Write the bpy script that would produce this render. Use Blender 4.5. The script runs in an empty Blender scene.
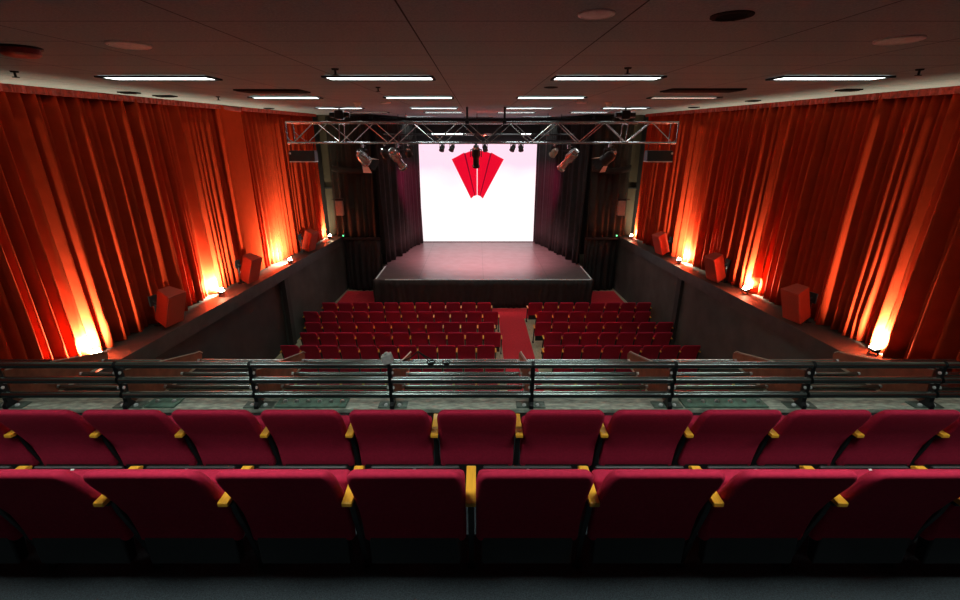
import bpy, bmesh, math, random
from mathutils import Vector, Matrix
random.seed(7)
PI = math.pi
C = bpy.context.scene.collection
sc = bpy.context.scene

# ------------------------------------------------------------------ camera
F = 450.0; TH = math.radians(19.1); CS, SN = math.cos(TH), math.sin(TH); CZ = 5.8; CX = 477.0
cam = bpy.data.cameras.new('camera'); camo = bpy.data.objects.new('camera', cam); C.objects.link(camo)
cam.sensor_width = 36; cam.lens = 36*F/960; cam.shift_x = 3/960; cam.clip_start = .05
camo.location = (0, 0, CZ); camo.rotation_euler = (PI/2-TH, 0, 0)
sc.camera = camo

def at_y(px, py, Y):
    """place (x, z) seen at pixel px,py when it stands at distance Y"""
    u = (px-CX)/F; r = (py-300)/F
    t = Y/(CS-r*SN)
    return (u*t, Y, CZ-t*(r*CS+SN))
def ceil_z(y): return 6.40+.025*y
def at_ceiling(px, py):
    u = (px-CX)/F; r = (py-300)/F
    # CZ - t(r c + s) = 6.40+.025 t (c - r s)
    t = (CZ-6.40)/((r*CS+SN)+.025*(CS-r*SN))
    return (u*t, t*(CS-r*SN), ceil_z(t*(CS-r*SN)))

# ------------------------------------------------------------------ materials
def nodes_of(name):
    m = bpy.data.materials.new(name); m.use_nodes = True
    nt = m.node_tree; b = nt.nodes['Principled BSDF']
    return m, nt, b
def mat(name, col, rough=.6, metal=0, var=.12, scale=30, bump=0, bscale=120, sheen=0, spec=None, coat=0, stretch=None):
    m, nt, b = nodes_of(name)
    b.inputs['Roughness'].default_value = rough; b.inputs['Metallic'].default_value = metal
    if spec is not None: b.inputs['Specular IOR Level'].default_value = spec
    if sheen:
        b.inputs['Sheen Weight'].default_value = sheen; b.inputs['Sheen Roughness'].default_value = .4
        b.inputs['Sheen Tint'].default_value = tuple(min(1, c*1.8+.05) for c in col)+(1,)
    if coat: b.inputs['Coat Weight'].default_value = coat
    tc = nt.nodes.new('ShaderNodeTexCoord'); n = nt.nodes.new('ShaderNodeTexNoise')
    mp = nt.nodes.new('ShaderNodeMapping'); nt.links.new(tc.outputs['Object'], mp.inputs['Vector'])
    if stretch: mp.inputs['Scale'].default_value = stretch
    nt.links.new(mp.outputs['Vector'], n.inputs['Vector'])
    n.inputs['Scale'].default_value = scale; n.inputs['Detail'].default_value = 5
    r = nt.nodes.new('ShaderNodeValToRGB'); nt.links.new(n.outputs['Fac'], r.inputs['Fac'])
    r.color_ramp.elements[0].position = .3; r.color_ramp.elements[1].position = .7
    r.color_ramp.elements[0].color = tuple(c*(1-var) for c in col)+(1,)
    r.color_ramp.elements[1].color = tuple(min(1, c*(1+var)) for c in col)+(1,)
    nt.links.new(r.outputs['Color'], b.inputs['Base Color'])
    if bump:
        n2 = nt.nodes.new('ShaderNodeTexNoise'); n2.inputs['Scale'].default_value = bscale
        nt.links.new(tc.outputs['Object'], n2.inputs['Vector'])
        bp = nt.nodes.new('ShaderNodeBump'); bp.inputs['Strength'].default_value = bump; bp.inputs['Distance'].default_value = .01
        nt.links.new(n2.outputs['Fac'], bp.inputs['Height']); nt.links.new(bp.outputs['Normal'], b.inputs['Normal'])
    return m
def emis(name, col, s):
    m, nt, b = nodes_of(name)
    b.inputs['Base Color'].default_value = tuple(col)+(1,)
    b.inputs['Emission Color'].default_value = tuple(col)+(1,); b.inputs['Emission Strength'].default_value = s
    return m

M = {}
M['velvet'] = mat('orange_red_curtain_velvet', (.47, .042, .013), .85, var=.10, scale=4, bump=.15, bscale=300, spec=.02)
M['velvet_flat'] = mat('plain_red_curtain_cloth', (.50, .042, .013), .85, var=.06, scale=6, spec=0)
M['heading'] = mat('red_curtain_heading_tape', (.40, .035, .02), .6, var=.5, scale=14)
M['seat'] = mat('crimson_seat_fabric', (.50, .018, .058), .85, var=.10, scale=60, bump=.35, bscale=500, sheen=.12, spec=.2)
M['piping'] = mat('dark_crimson_seam', (.22, .008, .02), .8)
M['plastic'] = mat('black_plastic', (.012, .012, .013), .5)
M['blackmetal'] = mat('black_painted_steel', (.018, .018, .02), .38, metal=.3, var=.3, scale=20)
M['armwood'] = mat('honey_varnished_wood', (.95, .42, .035), .35, var=.14, scale=10, stretch=(12, 1, 12), coat=.3)
M['whitetag'] = mat('white_plastic', (.88, .88, .85), .4)
M['carpet_dark'] = mat('dark_blue_grey_carpet', (.030, .040, .048), .95, var=.6, scale=160, bump=.8, bscale=500)
M['carpet_red'] = mat('red_loop_carpet', (.62, .022, .034), .95, var=.35, scale=60, bump=.8, bscale=350)
M['floorwood'] = mat('pale_timber_floor', (.40, .38, .24), .5, var=.3, scale=6, stretch=(8, 1, 1))
M['wallgrey'] = mat('charcoal_green_wall_paint', (.06, .064, .055), .8, var=.25, scale=1.6, bump=.1, bscale=60)
M['walldark'] = mat('dark_brown_wall', (.035, .03, .027), .8, var=.2, scale=2)
M['ledge'] = mat('dark_stained_ledge', (.045, .042, .036), .55, var=.25, scale=5)
M['beige'] = mat('beige_wall_paint', (.07, .056, .032), .8, var=.1, scale=2)
M['drape'] = mat('black_stage_drape', (.013, .0125, .0115), .85, var=.2, scale=5, sheen=.04)
M['drapebrown'] = mat('brown_black_stage_drape', (.022, .017, .011), .85, var=.2, scale=5, sheen=.04)
M['tape'] = mat('pale_edge_tape', (.80, .92, .88), .5)
M['alu'] = mat('brushed_aluminium', (.55, .60, .62), .25, metal=.95, var=.12, scale=20)
M['rail'] = mat('dark_green_polished_steel_pipe', (.36, .42, .40), .22, metal=.95, var=.12, scale=3)
M['greenmetal'] = mat('weathered_green_metal', (.16, .22, .18), .45, metal=.4, var=.5, scale=14, bump=.3, bscale=60)
M['parapet'] = mat('worn_grey_green_parapet_top', (.55, .59, .48), .5, metal=.1, var=.45, scale=11, bump=.3, bscale=50, stretch=(1, 3, 1))
M['plate'] = mat('green_steel_plate', (.15, .28, .21), .4, metal=.4, var=.35, scale=15)
M['bolt'] = mat('bright_zinc_bolt', (.9, .93, .9), .35, metal=0)
M['fin'] = mat('brown_board', (.26, .085, .04), .6, var=.25, scale=12, bump=.2, bscale=80)
M['steeledge'] = mat('pale_steel_strip', (.62, .62, .5), .35, metal=.6)
M['speaker'] = mat('orange_red_painted_speaker', (.42, .04, .016), .6, var=.06, scale=8)
M['speakergrille'] = mat('red_speaker_grille', (.50, .05, .02), .75, var=.2, scale=150)
M['tube'] = emis('fluorescent_diffuser', (.90, 1.0, .97), 6)
M['tube_dim'] = emis('dimmed_fluorescent_diffuser', (1.0, .80, .66), 1.1)
M['lens'] = emis('halogen_lens', (1.0, .80, .5), 60)
M['warmlens'] = emis('warm_lamp_lens', (1.0, .82, .6), 1.6)
M['led'] = emis('green_indicator', (.1, 1, .35), 2.5)
M['domewhite'] = mat('off_white_plastic', (.92, .82, .78), .5)
M['redplastic'] = mat('red_alarm_plastic', (.35, .03, .025), .4)
M['vent'] = mat('dark_vent_metal', (.02, .018, .018), .85, spec=.1)
M['matteblack'] = mat('matt_black_grille', (.008, .008, .008), .95, spec=.05)
M['beigebox'] = mat('pale_beige_plastic', (.30, .27, .21), .5)
M['frost'] = mat('pale_lens_glass', (.72, .80, .76), .25)

# ceiling: acoustic tiles with seams, drawn from object coordinates (real joints in the surface)
m, nt, b = nodes_of('grey_acoustic_ceiling_tiles'); M['ceiling'] = m
b.inputs['Roughness'].default_value = .9; b.inputs['Specular IOR Level'].default_value = .15
tc = nt.nodes.new('ShaderNodeTexCoord'); mp = nt.nodes.new('ShaderNodeMapping')
mp.inputs['Location'].default_value = (.4, .1, 0); nt.links.new(tc.outputs['Object'], mp.inputs['Vector'])
br = nt.nodes.new('ShaderNodeTexBrick'); br.offset = 0; br.inputs['Scale'].default_value = 1
br.inputs['Brick Width'].default_value = 1.24; br.inputs['Row Height'].default_value = .62
br.inputs['Mortar Size'].default_value = .006; br.inputs['Mortar Smooth'].default_value = .2
br.inputs['Color1'].default_value = (.45, .52, .53, 1); br.inputs['Color2'].default_value = (.41, .48, .49, 1)
br.inputs['Mortar'].default_value = (.07, .06, .055, 1)
nt.links.new(mp.outputs['Vector'], br.inputs['Vector'])
no = nt.nodes.new('ShaderNodeTexNoise'); no.inputs['Scale'].default_value = 70; nt.links.new(tc.outputs['Object'], no.inputs['Vector'])
mx = nt.nodes.new('ShaderNodeMixRGB'); mx.blend_type = 'MULTIPLY'; mx.inputs['Fac'].default_value = .5
nt.links.new(br.outputs['Color'], mx.inputs['Color1']); nt.links.new(no.outputs['Fac'], mx.inputs['Color2'])
nt.links.new(mx.outputs['Color'], b.inputs['Base Color'])
bp = nt.nodes.new('ShaderNodeBump'); bp.inputs['Strength'].default_value = .5; bp.inputs['Distance'].default_value = .01
nt.links.new(no.outputs['Fac'], bp.inputs['Height']); nt.links.new(bp.outputs['Normal'], b.inputs['Normal'])

# stage floor: black dance floor with sheet joins
m, nt, b = nodes_of('black_dance_floor'); M['stage'] = m
b.inputs['Roughness'].default_value = .42
tc = nt.nodes.new('ShaderNodeTexCoord')
br = nt.nodes.new('ShaderNodeTexBrick'); br.offset = 0; br.inputs['Scale'].default_value = 1
br.inputs['Brick Width'].default_value = 2.4; br.inputs['Row Height'].default_value = 1.22; br.inputs['Mortar Size'].default_value = .008
br.inputs['Color1'].default_value = (.12, .10, .098, 1); br.inputs['Color2'].default_value = (.108, .092, .09, 1); br.inputs['Mortar'].default_value = (.03, .03, .03, 1)
nt.links.new(tc.outputs['Object'], br.inputs['Vector']); nt.links.new(br.outputs['Color'], b.inputs['Base Color'])
no = nt.nodes.new('ShaderNodeTexNoise'); no.inputs['Scale'].default_value = 3; no.inputs['Detail'].default_value = 8
nt.links.new(tc.outputs['Object'], no.inputs['Vector'])
mr = nt.nodes.new('ShaderNodeMapRange'); mr.inputs['To Min'].default_value = .26; mr.inputs['To Max'].default_value = .46
nt.links.new(no.outputs['Fac'], mr.inputs['Value']); nt.links.new(mr.outputs['Result'], b.inputs['Roughness'])

# screen picture: a white image with pale pink corners at the top (magenta stage-light haze put into its colour)
m, nt, b = nodes_of('picture_with_pink_haze'); M['screen'] = m
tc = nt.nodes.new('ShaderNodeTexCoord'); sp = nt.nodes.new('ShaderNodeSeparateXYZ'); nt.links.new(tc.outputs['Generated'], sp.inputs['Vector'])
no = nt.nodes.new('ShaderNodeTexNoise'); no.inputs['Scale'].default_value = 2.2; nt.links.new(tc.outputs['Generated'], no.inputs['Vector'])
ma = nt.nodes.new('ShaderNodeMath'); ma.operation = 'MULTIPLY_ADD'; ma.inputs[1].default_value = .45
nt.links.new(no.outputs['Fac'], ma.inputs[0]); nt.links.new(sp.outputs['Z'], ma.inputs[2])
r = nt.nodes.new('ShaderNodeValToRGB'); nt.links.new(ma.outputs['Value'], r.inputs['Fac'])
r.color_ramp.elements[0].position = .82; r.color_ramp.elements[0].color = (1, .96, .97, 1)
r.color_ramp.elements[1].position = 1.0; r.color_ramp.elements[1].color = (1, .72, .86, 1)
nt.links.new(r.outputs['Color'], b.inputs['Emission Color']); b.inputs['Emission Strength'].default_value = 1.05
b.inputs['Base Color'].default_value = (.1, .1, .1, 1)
M['emblem'] = emis('projected_red', (1.0, .0, .03), .78); M['emblem'].node_tree.nodes['Principled BSDF'].inputs['Base Color'].default_value = (.2, 0, 0, 1)
M['emblemline'] = emis('projected_dark_red', (.45, .0, .03), .4); M['emblemline'].node_tree.nodes['Principled BSDF'].inputs['Base Color'].default_value = (.1, 0, 0, 1)
M['emblemwhite'] = emis('projected_pale_line', (1, .8, .85), .95)

# ------------------------------------------------------------------ mesh helpers
def NB(): return bmesh.new()
def add_box(bm, x0, x1, y0, y1, z0, z1, bev=0, seg=2, mtx=None):
    t = bmesh.new(); bmesh.ops.create_cube(t, size=1)
    for v in t.verts:
        v.co = Vector(((x0+x1)/2+v.co.x*(x1-x0), (y0+y1)/2+v.co.y*(y1-y0), (z0+z1)/2+v.co.z*(z1-z0)))
    if bev: bmesh.ops.bevel(t, geom=list(t.edges), offset=bev, segments=seg, profile=.5, affect='EDGES')
    if mtx is not None: t.transform(mtx)
    merge(bm, t)
def merge(bm, t):
    me = bpy.data.meshes.new('tmp'); t.to_mesh(me); t.free(); bm.from_mesh(me); bpy.data.meshes.remove(me)
def add_tube(bm, p, q, r, n=10, r2=None, cap=True):
    p = Vector(p); q = Vector(q); d = q-p; L = d.length
    t = bmesh.new(); bmesh.ops.create_cone(t, cap_ends=cap, segments=n, radius1=r, radius2=r if r2 is None else r2, depth=L)
    t.transform(Matrix.Translation((p+q)/2) @ d.to_track_quat('Z', 'Y').to_matrix().to_4x4())
    merge(bm, t)
def add_path(bm, pts, r, n=8):
    for a, b_ in zip(pts[:-1], pts[1:]): add_tube(bm, a, b_, r, n)
    for p in pts[1:-1]:
        t = bmesh.new(); bmesh.ops.create_icosphere(t, subdivisions=1, radius=r); t.transform(Matrix.Translation(Vector(p))); merge(bm, t)
def add_prism(bm, pts, a0, a1, axis='x', bev=0):
    """extrude a polygon (pairs) along an axis"""
    t = bmesh.new()
    def co(p, a):
        return Vector((a, p[0], p[1])) if axis == 'x' else (Vector((p[0], a, p[1])) if axis == 'y' else Vector((p[0], p[1], a)))
    A = [t.verts.new(co(p, a0)) for p in pts]; B = [t.verts.new(co(p, a1)) for p in pts]
    t.faces.new(A); t.faces.new(B[::-1]); n = len(pts)
    for i in range(n): t.faces.new((A[i], B[i], B[(i+1) % n], A[(i+1) % n]))
    bmesh.ops.recalc_face_normals(t, faces=t.faces)
    if bev: bmesh.ops.bevel(t, geom=list(t.edges), offset=bev, segments=2, profile=.5, affect='EDGES')
    merge(bm, t)
def add_lathe(bm, prof, n=24, mtx=None):
    t = bmesh.new(); rings = []
    for r, z in prof: rings.append([t.verts.new((r*math.cos(2*PI*i/n), r*math.sin(2*PI*i/n), z)) for i in range(n)])
    for a, b_ in zip(rings[:-1], rings[1:]):
        for i in range(n): t.faces.new((a[i], a[(i+1) % n], b_[(i+1) % n], b_[i]))
    t.faces.new(rings[0][::-1]); t.faces.new(rings[-1])
    bmesh.ops.recalc_face_normals(t, faces=t.faces)
    if mtx is not None: t.transform(mtx)
    merge(bm, t)
def obj(name, bm, m, parent=None, smooth=False, kind=None):
    me = bpy.data.meshes.new(name); bm.to_mesh(me); bm.free(); me.materials.append(m)
    if smooth:
        for p in me.polygons: p.use_smooth = True
        if smooth != 'all':
            try: me.set_sharp_from_angle(angle=math.radians(40))
            except Exception: pass
    o = bpy.data.objects.new(name, me); C.objects.link(o)
    if parent is not None: o.parent = parent
    if kind: o['kind'] = kind
    return o
def struct(name, bm, m, parent=None): return obj(name, bm, m, parent, kind=None if parent else 'structure')
def tag(o, label, cat, group=None):
    o['label'] = label; o['category'] = cat
    if group: o['group'] = group
    return o
def thing(name, label, cat, loc=(0, 0, 0), rot=(0, 0, 0), group=None):
    o = bpy.data.objects.new(name, None); C.objects.link(o); o.location = loc; o.rotation_euler = rot
    o.empty_display_size = .1
    return tag(o, label, cat, group)
def dup(root, loc, label, group, rot=None):
    r = root.copy(); C.objects.link(r); r.location = loc
    if rot is not None: r.rotation_euler = rot
    r['label'] = label
    if group: r['group'] = group
    for ch in list(root.children):
        c = ch.copy(); C.objects.link(c); c.parent = r
        for g in list(ch.children):
            d = g.copy(); C.objects.link(d); d.parent = c
    return r
def area(name, parent, loc, rot, sx, sy, power, col, spread=PI):
    l = bpy.data.lights.new(name, 'AREA'); l.shape = 'RECTANGLE'; l.size = sx; l.size_y = sy; l.energy = power; l.color = col; l.spread = spread
    o = bpy.data.objects.new(name, l); C.objects.link(o); o.location = loc; o.rotation_euler = rot
    if parent is not None: o.parent = parent
    return o
def spot(name, parent, loc, target, power, col, angle, blend=.6, rad=.05):
    l = bpy.data.lights.new(name, 'SPOT'); l.energy = power; l.color = col; l.spot_size = angle; l.spot_blend = blend; l.shadow_soft_size = rad
    o = bpy.data.objects.new(name, l); C.objects.link(o); o.location = loc
    o.rotation_euler = (Vector(target)-Vector(loc)).to_track_quat('-Z', 'Y').to_euler()
    if parent is not None: o.parent = parent
    return o
ORD = ['first', 'second', 'third', 'fourth', 'fifth', 'sixth', 'seventh', 'eighth', 'ninth', 'tenth', 'eleventh', 'twelfth', 'thirteenth', 'fourteenth']

# ------------------------------------------------------------------ wall lines (plan of the hall)
YN, YF = 6.5, 17.9
def lerp(a, b_, y): return a+(b_-a)*(y-YN)/(YF-YN)
def ledge_x(side, y): return lerp(-5.75, -5.42, y) if side < 0 else lerp(6.12, 5.74, y)
def curt_x(side, y): return lerp(-6.48, -6.12, y) if side < 0 else lerp(6.93, 6.40, y)
def ledge_z(y): return 5.8-(3.28+.021*(y-6.5))

# ------------------------------------------------------------------ setting
bm = NB(); add_box(bm, -8, 8, 2, 27, -.2, 0); struct('floor', bm, M['floorwood'])
bm = NB(); add_box(bm, .76, 1.66, 3.9, 14.75, 0, .012); add_box(bm, -5.44, 5.76, 14.75, 15.77, 0, .012); add_box(bm, -5.40, -3.92, 15.77, 17.85, 0, .012); add_box(bm, 4.38, 5.70, 15.77, 17.85, 0, .012)
tag(obj('carpet', bm, M['carpet_red']), 'red carpet down the stalls aisle and across the front of the stage', 'carpet')
bm = NB()
v = [bm.verts.new(c) for c in ((-8, -3.5, ceil_z(-3.5)), (8, -3.5, ceil_z(-3.5)), (8, 26, ceil_z(26)), (-8, 26, ceil_z(26)))]
w = [bm.verts.new(a.co+Vector((0, 0, .3))) for a in v]
bm.faces.new(v); bm.faces.new(w)
for i in range(4): bm.faces.new((v[i], v[(i+1) % 4], w[(i+1) % 4], w[i]))
bmesh.ops.recalc_face_normals(bm, faces=bm.faces)
struct('ceiling', bm, M['ceiling'])
bm = NB(); add_box(bm, -8, 8, 24.6, 24.8, 0, 7.3); struct('wall_back', bm, M['walldark'])
bm = NB(); add_box(bm, -8, 8, -3.5, -3.3, 0, 6.5); struct('wall_front', bm, M['walldark'])
def quad_wall(name, x0f, x1f, y0, y1, z0f, z1f, m, n=1):
    """a slab whose plan follows x0f..x1f between y0 and y1"""
    b_ = NB(); rows = []
    for i in range(n+1):
        y = y0+(y1-y0)*i/n
        rows.append([b_.verts.new((x0f(y), y, z0f(y))), b_.verts.new((x1f(y), y, z0f(y))), b_.verts.new((x1f(y), y, z1f(y))), b_.verts.new((x0f(y), y, z1f(y)))])
    for a, c in zip(rows[:-1], rows[1:]):
        for i in range(4): b_.faces.new((a[i], a[(i+1) % 4], c[(i+1) % 4], c[i]))
    b_.faces.new(rows[0]); b_.faces.new(rows[-1][::-1]); bmesh.ops.recalc_face_normals(b_, faces=b_.faces)
    return b_
for s, nm in ((-1, 'left'), (1, 'right')):
    lw = lambda y, s=s: ledge_x(s, y)+s*.06
    ow = lambda y, s=s: curt_x(s, y)+s*.45
    if s < 0:
        struct('wall_left', quad_wall('', lambda y: lw(y)-.12, ow, 3.2, 12.5, lambda y: 0, lambda y: ledge_z(y)-.02, M['wallgrey']), M['walldark'])  # darker colour puts the shade of recess and ledge into this stretch
        struct('wall_left_stage_end', quad_wall('', lw, ow, 12.5, 18.6, lambda y: 0, lambda y: ledge_z(y)-.02, M['wallgrey']), M['wallgrey'])
    else: struct('wall_right', quad_wall('', lw, ow, 3.2, 18.6, lambda y: 0, lambda y: ledge_z(y)-.02, M['wallgrey']), M['wallgrey'])
    struct('wall_'+nm+'_upper', quad_wall('', lambda y, s=s: curt_x(s, y)+s*.22, ow, -3.4, 24.7, lambda y: ledge_z(y)-.02 if y > 0 else 1.5, lambda y: ceil_z(y), M['walldark']), M['walldark'])
    # ledge with its front board
    e = struct('trim_1' if s < 0 else 'trim_2', quad_wall('', lambda y, s=s: ledge_x(s, y), lambda y, s=s: curt_x(s, y)+s*.2, 2.6, 17.95, lambda y: ledge_z(y)-.30, ledge_z, M['ledge']), M['ledge'])
    # dark pilaster on the lower wall
    b_ = NB(); x = ledge_x(s, 12.6); add_box(b_, min(x-s*.02, x+s*.1), max(x-s*.02, x+s*.1), 12.45, 12.7, 0, ledge_z(12.6)-.3)
    struct('trim_3' if s < 0 else 'trim_4', b_, M['walldark'])
    # beige bit of wall between curtain and stage drapes
    b_ = NB(); xa = curt_x(s, 18.3); add_box(b_, min(xa, xa-s*.6), max(xa, xa-s*.6), 18.55, 18.7, ledge_z(18.3)-.3, ceil_z(18))
    struct('wall_'+nm+'_return', b_, M['beige'])
    b_ = NB(); add_box(b_, min(xa, xa-s*.5), max(xa, xa-s*.5), 18.44, 18.54, 4.12, 4.17); struct('trim_5' if s < 0 else 'trim_6', b_, M['plastic'])

# balcony tiers and parapet
for z, y0, y1, nm in ((4.03, -3.3, .98, 'floor_balcony_rear'), (3.77, .98, 1.92, 'floor_balcony_second_row'), (3.51, 1.92, 2.85, 'floor_balcony_front_row'), (3.30, 2.85, 3.50, 'floor_balcony_walkway')):
    bm = NB(); add_box(bm, -6.6, 6.9, y0, y1, 2.7, z); struct(nm, bm, M['carpet_dark'])
bm = NB(); add_box(bm, -6.6, 6.9, 3.50, 3.70, 2.6, 3.52); struct('wall_balcony', bm, M['walldark'])
bm = NB(); add_box(bm, -6.4, 6.7, 3.485, 3.705, 3.52, 3.56, bev=.006); struct('trim_7', bm, M['parapet'])

# ------------------------------------------------------------------ curtains
def fold_profile(seed, wl, amp):
    rnd = random.Random(seed)
    knots = []; y = -3.
    while y < 30:
        w_ = wl*rnd.uniform(.55, 1.5); knots.append((y, w_, amp*rnd.uniform(.45, 1.25)*min(1.3, w_/wl+.3))); y += w_
    def f(t):
        for (a, w_, am) in knots:
            if a <= t < a+w_:
                u = (t-a)/w_
                return am*(.5-.5*math.cos(2*PI*u))**.8 + .06*amp*math.sin(5*PI*u)
        return 0
    return f
def curtain_mesh(x_of, out, y0, y1, z0_of, z1_of, prof, step=.018, nz=10, drift=.03):
    b_ = NB(); n = int((y1-y0)/step); rows = []
    for i in range(n+1):
        y = y0+(y1-y0)*i/n; col = []
        for k in range(nz+1):
            u = k/nz; z = z0_of(y)+(z1_of(y)-z0_of(y))*u
            yy = y+drift*math.sin(3*u+y*1.7)*(1-u)
            gather = .7+.3*(1-u)**.6
            x = x_of(y)-out*prof(yy)*gather
            col.append(b_.verts.new((x, y, z)))
        rows.append(col)
    for a, c in zip(rows[:-1], rows[1:]):
        for k in range(nz): b_.faces.new((a[k], c[k], c[k+1], a[k+1]))
    if out > 0: bmesh.ops.reverse_faces(b_, faces=b_.faces)
    return b_
def solid(o, th=.006):
    md = o.modifiers.new('thickness', 'SOLIDIFY'); md.thickness = th; md.offset = 0
def side_curtain(s, y0, y1, seed, wl, amp, label):
    t = thing('curtain', label, 'curtain', (curt_x(s, y0), y0, ledge_z(y0)), (0, 0, 0), 'tall red side wall curtains')
    loc = Vector(t.location)
    b_ = curtain_mesh(lambda y: curt_x(s, y), s, y0, y1, lambda y: ledge_z(y)+.015, lambda y: ceil_z(y)-.05, fold_profile(seed, wl, amp))
    b_.transform(Matrix.Translation(-loc)); o = obj('drape', b_, M['velvet'], t, smooth='all'); solid(o)
    # gathered heading along the ceiling
    b_ = NB(); n = int((y1-y0)/.03); ra = []
    for i in range(n+1):
        y = y0+(y1-y0)*i/n; x = curt_x(s, y)-s*(.205+.012*math.sin(y*40)+.008*math.sin(y*93))
        ra.append([b_.verts.new((x, y, ceil_z(y)-.10)), b_.verts.new((x-s*.006, y, ceil_z(y)-.005)), b_.verts.new((x+s*.03, y, ceil_z(y)-.005)), b_.verts.new((x+s*.03, y, ceil_z(y)-.10))])
    for a, c in zip(ra[:-1], ra[1:]):
        for k in range(4): b_.faces.new((a[k], c[k], c[(k+1) % 4], a[(k+1) % 4]))
    b_.faces.new(ra[0]); b_.faces.new(ra[-1]); bmesh.ops.recalc_face_normals(b_, faces=b_.faces)
    b_.transform(Matrix.Translation(-loc)); obj('heading', b_, M['heading'], t)
    return t
side_curtain(-1, -2.0, 11.50, 3, .17, .20, 'long red pleated curtain on left wall, from beside balcony to the flat panel')
side_curtain(-1, 12.62, 17.85, 5, .2, .15, 'red pleated curtain on left wall between flat panel and stage')
side_curtain(1, -2.0, 17.85, 11, .17, .20, 'long red pleated curtain covering the whole right wall')
# flat pilaster panel in the left curtain
t = thing('wall_curtain', 'flat unpleated bright red cloth panel between the left wall curtains', 'curtain', (-6.2, 11.5, ledge_z(11.5)))
b_ = NB(); x0 = curt_x(-1, 12.0); add_prism(b_, [(x0-.1, 11.54), (x0+.20, 11.54), (x0+.22, 11.62), (x0+.20, 12.1), (x0+.20, 12.58), (x0-.1, 12.58)], ledge_z(11.5)+.015, ceil_z(11.5)-.02, axis='z', bev=.006)
b_.transform(Matrix.Translation(-Vector(t.location))); obj('cloth', b_, M['velvet_flat'], t)
b_ = NB(); add_box(b_, x0-.1, x0+.215, 11.53, 12.59, ceil_z(11.5)-.10, ceil_z(11.5)-.005, bev=.01)
b_.transform(Matrix.Translation(-Vector(t.location))); obj('heading', b_, M['heading'], t)

# ------------------------------------------------------------------ uplights on the ledges
def make_uplight(s, px, py, power, label):
    # stands on the ledge: solve the distance at which the sight line reaches the ledge
    u = (px-CX)/F; r = (py-300)/F; Y = 8.
    for _ in range(30):
        h = CZ-(ledge_z(Y)+.11); tt = h/(r*CS+SN); Y = tt*(CS-r*SN)
    X = u*tt
    lim = (curt_x(s, Y)-s*.36)
    X = max(X, lim) if s < 0 else min(X, lim)
    base = Vector((X, Y, ledge_z(Y)))
    t = thing('uplight', label, 'floodlight', base, (0, 0, 0), 'halogen uplights on the side ledges')
    b_ = NB(); add_box(b_, -.05, .05, -.07, .07, 0, .012, bev=.003); add_box(b_, -.012, .012, -.085, -.075, 0, .12); add_box(b_, -.012, .012, .075, .085, 0, .12)
    add_box(b_, -.012, .012, -.085, .085, .012, .02)
    obj('bracket', b_, M['blackmetal'], t)
    rot = Matrix.Rotation(s*math.radians(-12), 4, 'Y')
    b_ = NB(); add_prism(b_, [(-.035, -.045), (.035, -.045), (.06, .03), (-.06, .03)], -.07, .07, axis='y', bev=.004)
    b_.transform(Matrix.Translation((0, 0, .085)) @ rot); obj('housing', b_, M['blackmetal'], t)
    b_ = NB(); add_box(b_, -.05, .05, -.06, .06, .031, .037, bev=.002); b_.transform(Matrix.Translation((0, 0, .085)) @ rot); lens = obj('lens', b_, M['lens'], t)
    b_ = NB(); add_tube(b_, (0, -.055, .15), (0, .055, .15), .03, 14); obj('bulb', b_, M['lens'], t, smooth=True)  # glowing tube added above the lens, enlarged for its flare
    d = Vector((s*.94, 0, .34)); area('lamp', t, (s*.03, 0, .18), d.to_track_quat('-Z', 'Y').to_euler(), .06, .12, power*3.2, (1, .82, .58))
    return t
UP = [(-1, 93, 353, 100, 'bright uplight on left ledge nearest the balcony railing'), (-1, 221, 291, 100, 'second bright uplight on left ledge, between the two nearer red speakers'),
      (-1, 290, 260, 95, 'third bright uplight on left ledge, beside the middle red speaker'), (-1, 328, 236, 34, 'small far uplight at the stage end of left ledge'),
      (1, 885, 348, 100, 'bright uplight on right ledge nearest the balcony railing'), (1, 746, 289, 100, 'second bright uplight on right ledge, between the two nearer red speakers'),
      (1, 679, 260, 90, 'third bright uplight on right ledge, between the two farther red speakers'), (1, 637, 236, 34, 'small far uplight at the stage end of right ledge')]
for a in UP: make_uplight(*a)

# ------------------------------------------------------------------ wedge speakers on the ledges
def make_wall_speaker(s, px, py, label):
    u = (px-CX)/F; r = (py-300)/F; Y = 8.
    for _ in range(30):
        h = CZ-(ledge_z(Y)+.42); tt = h/(r*CS+SN); Y = tt*(CS-r*SN)
    X = ledge_x(s, Y)+s*.12
    t = thing('wall_speaker', label, 'speaker', (X, Y, ledge_z(Y)), (0, 0, s*math.radians(14)), 'red wedge speakers above the side ledges')
    tilt = Matrix.Translation((0, 0, .42)) @ Matrix.Rotation(s*math.radians(-20), 4, 'Y')
    b_ = NB(); add_prism(b_, [(-s*.17, -.2), (-s*.17, .2), (s*.15, .13), (s*.15, -.13)], -.33, .33, axis='z', bev=.012)
    b_.transform(tilt); obj('cabinet', b_, M['speaker'], t)
    b_ = NB(); add_box(b_, min(-s*.176, -s*.170), max(-s*.176, -s*.170), -.17, .17, -.30, .30, bev=.002); b_.transform(tilt); obj('grille', b_, M['speakergrille'], t)
    b_ = NB(); add_tube(b_, (s*.12, 0, .42), (s*.34, 0, .5), .02); add_box(b_, min(s*.33, s*.36), max(s*.33, s*.36), -.08, .08, .40, .60)
    add_tube(b_, (s*.335, 0, .02), (s*.335, 0, .42), .02); add_box(b_, s*.335-.06, s*.335+.06, -.06, .06, 0, .02)
    obj('bracket', b_, M['blackmetal'], t)
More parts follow.
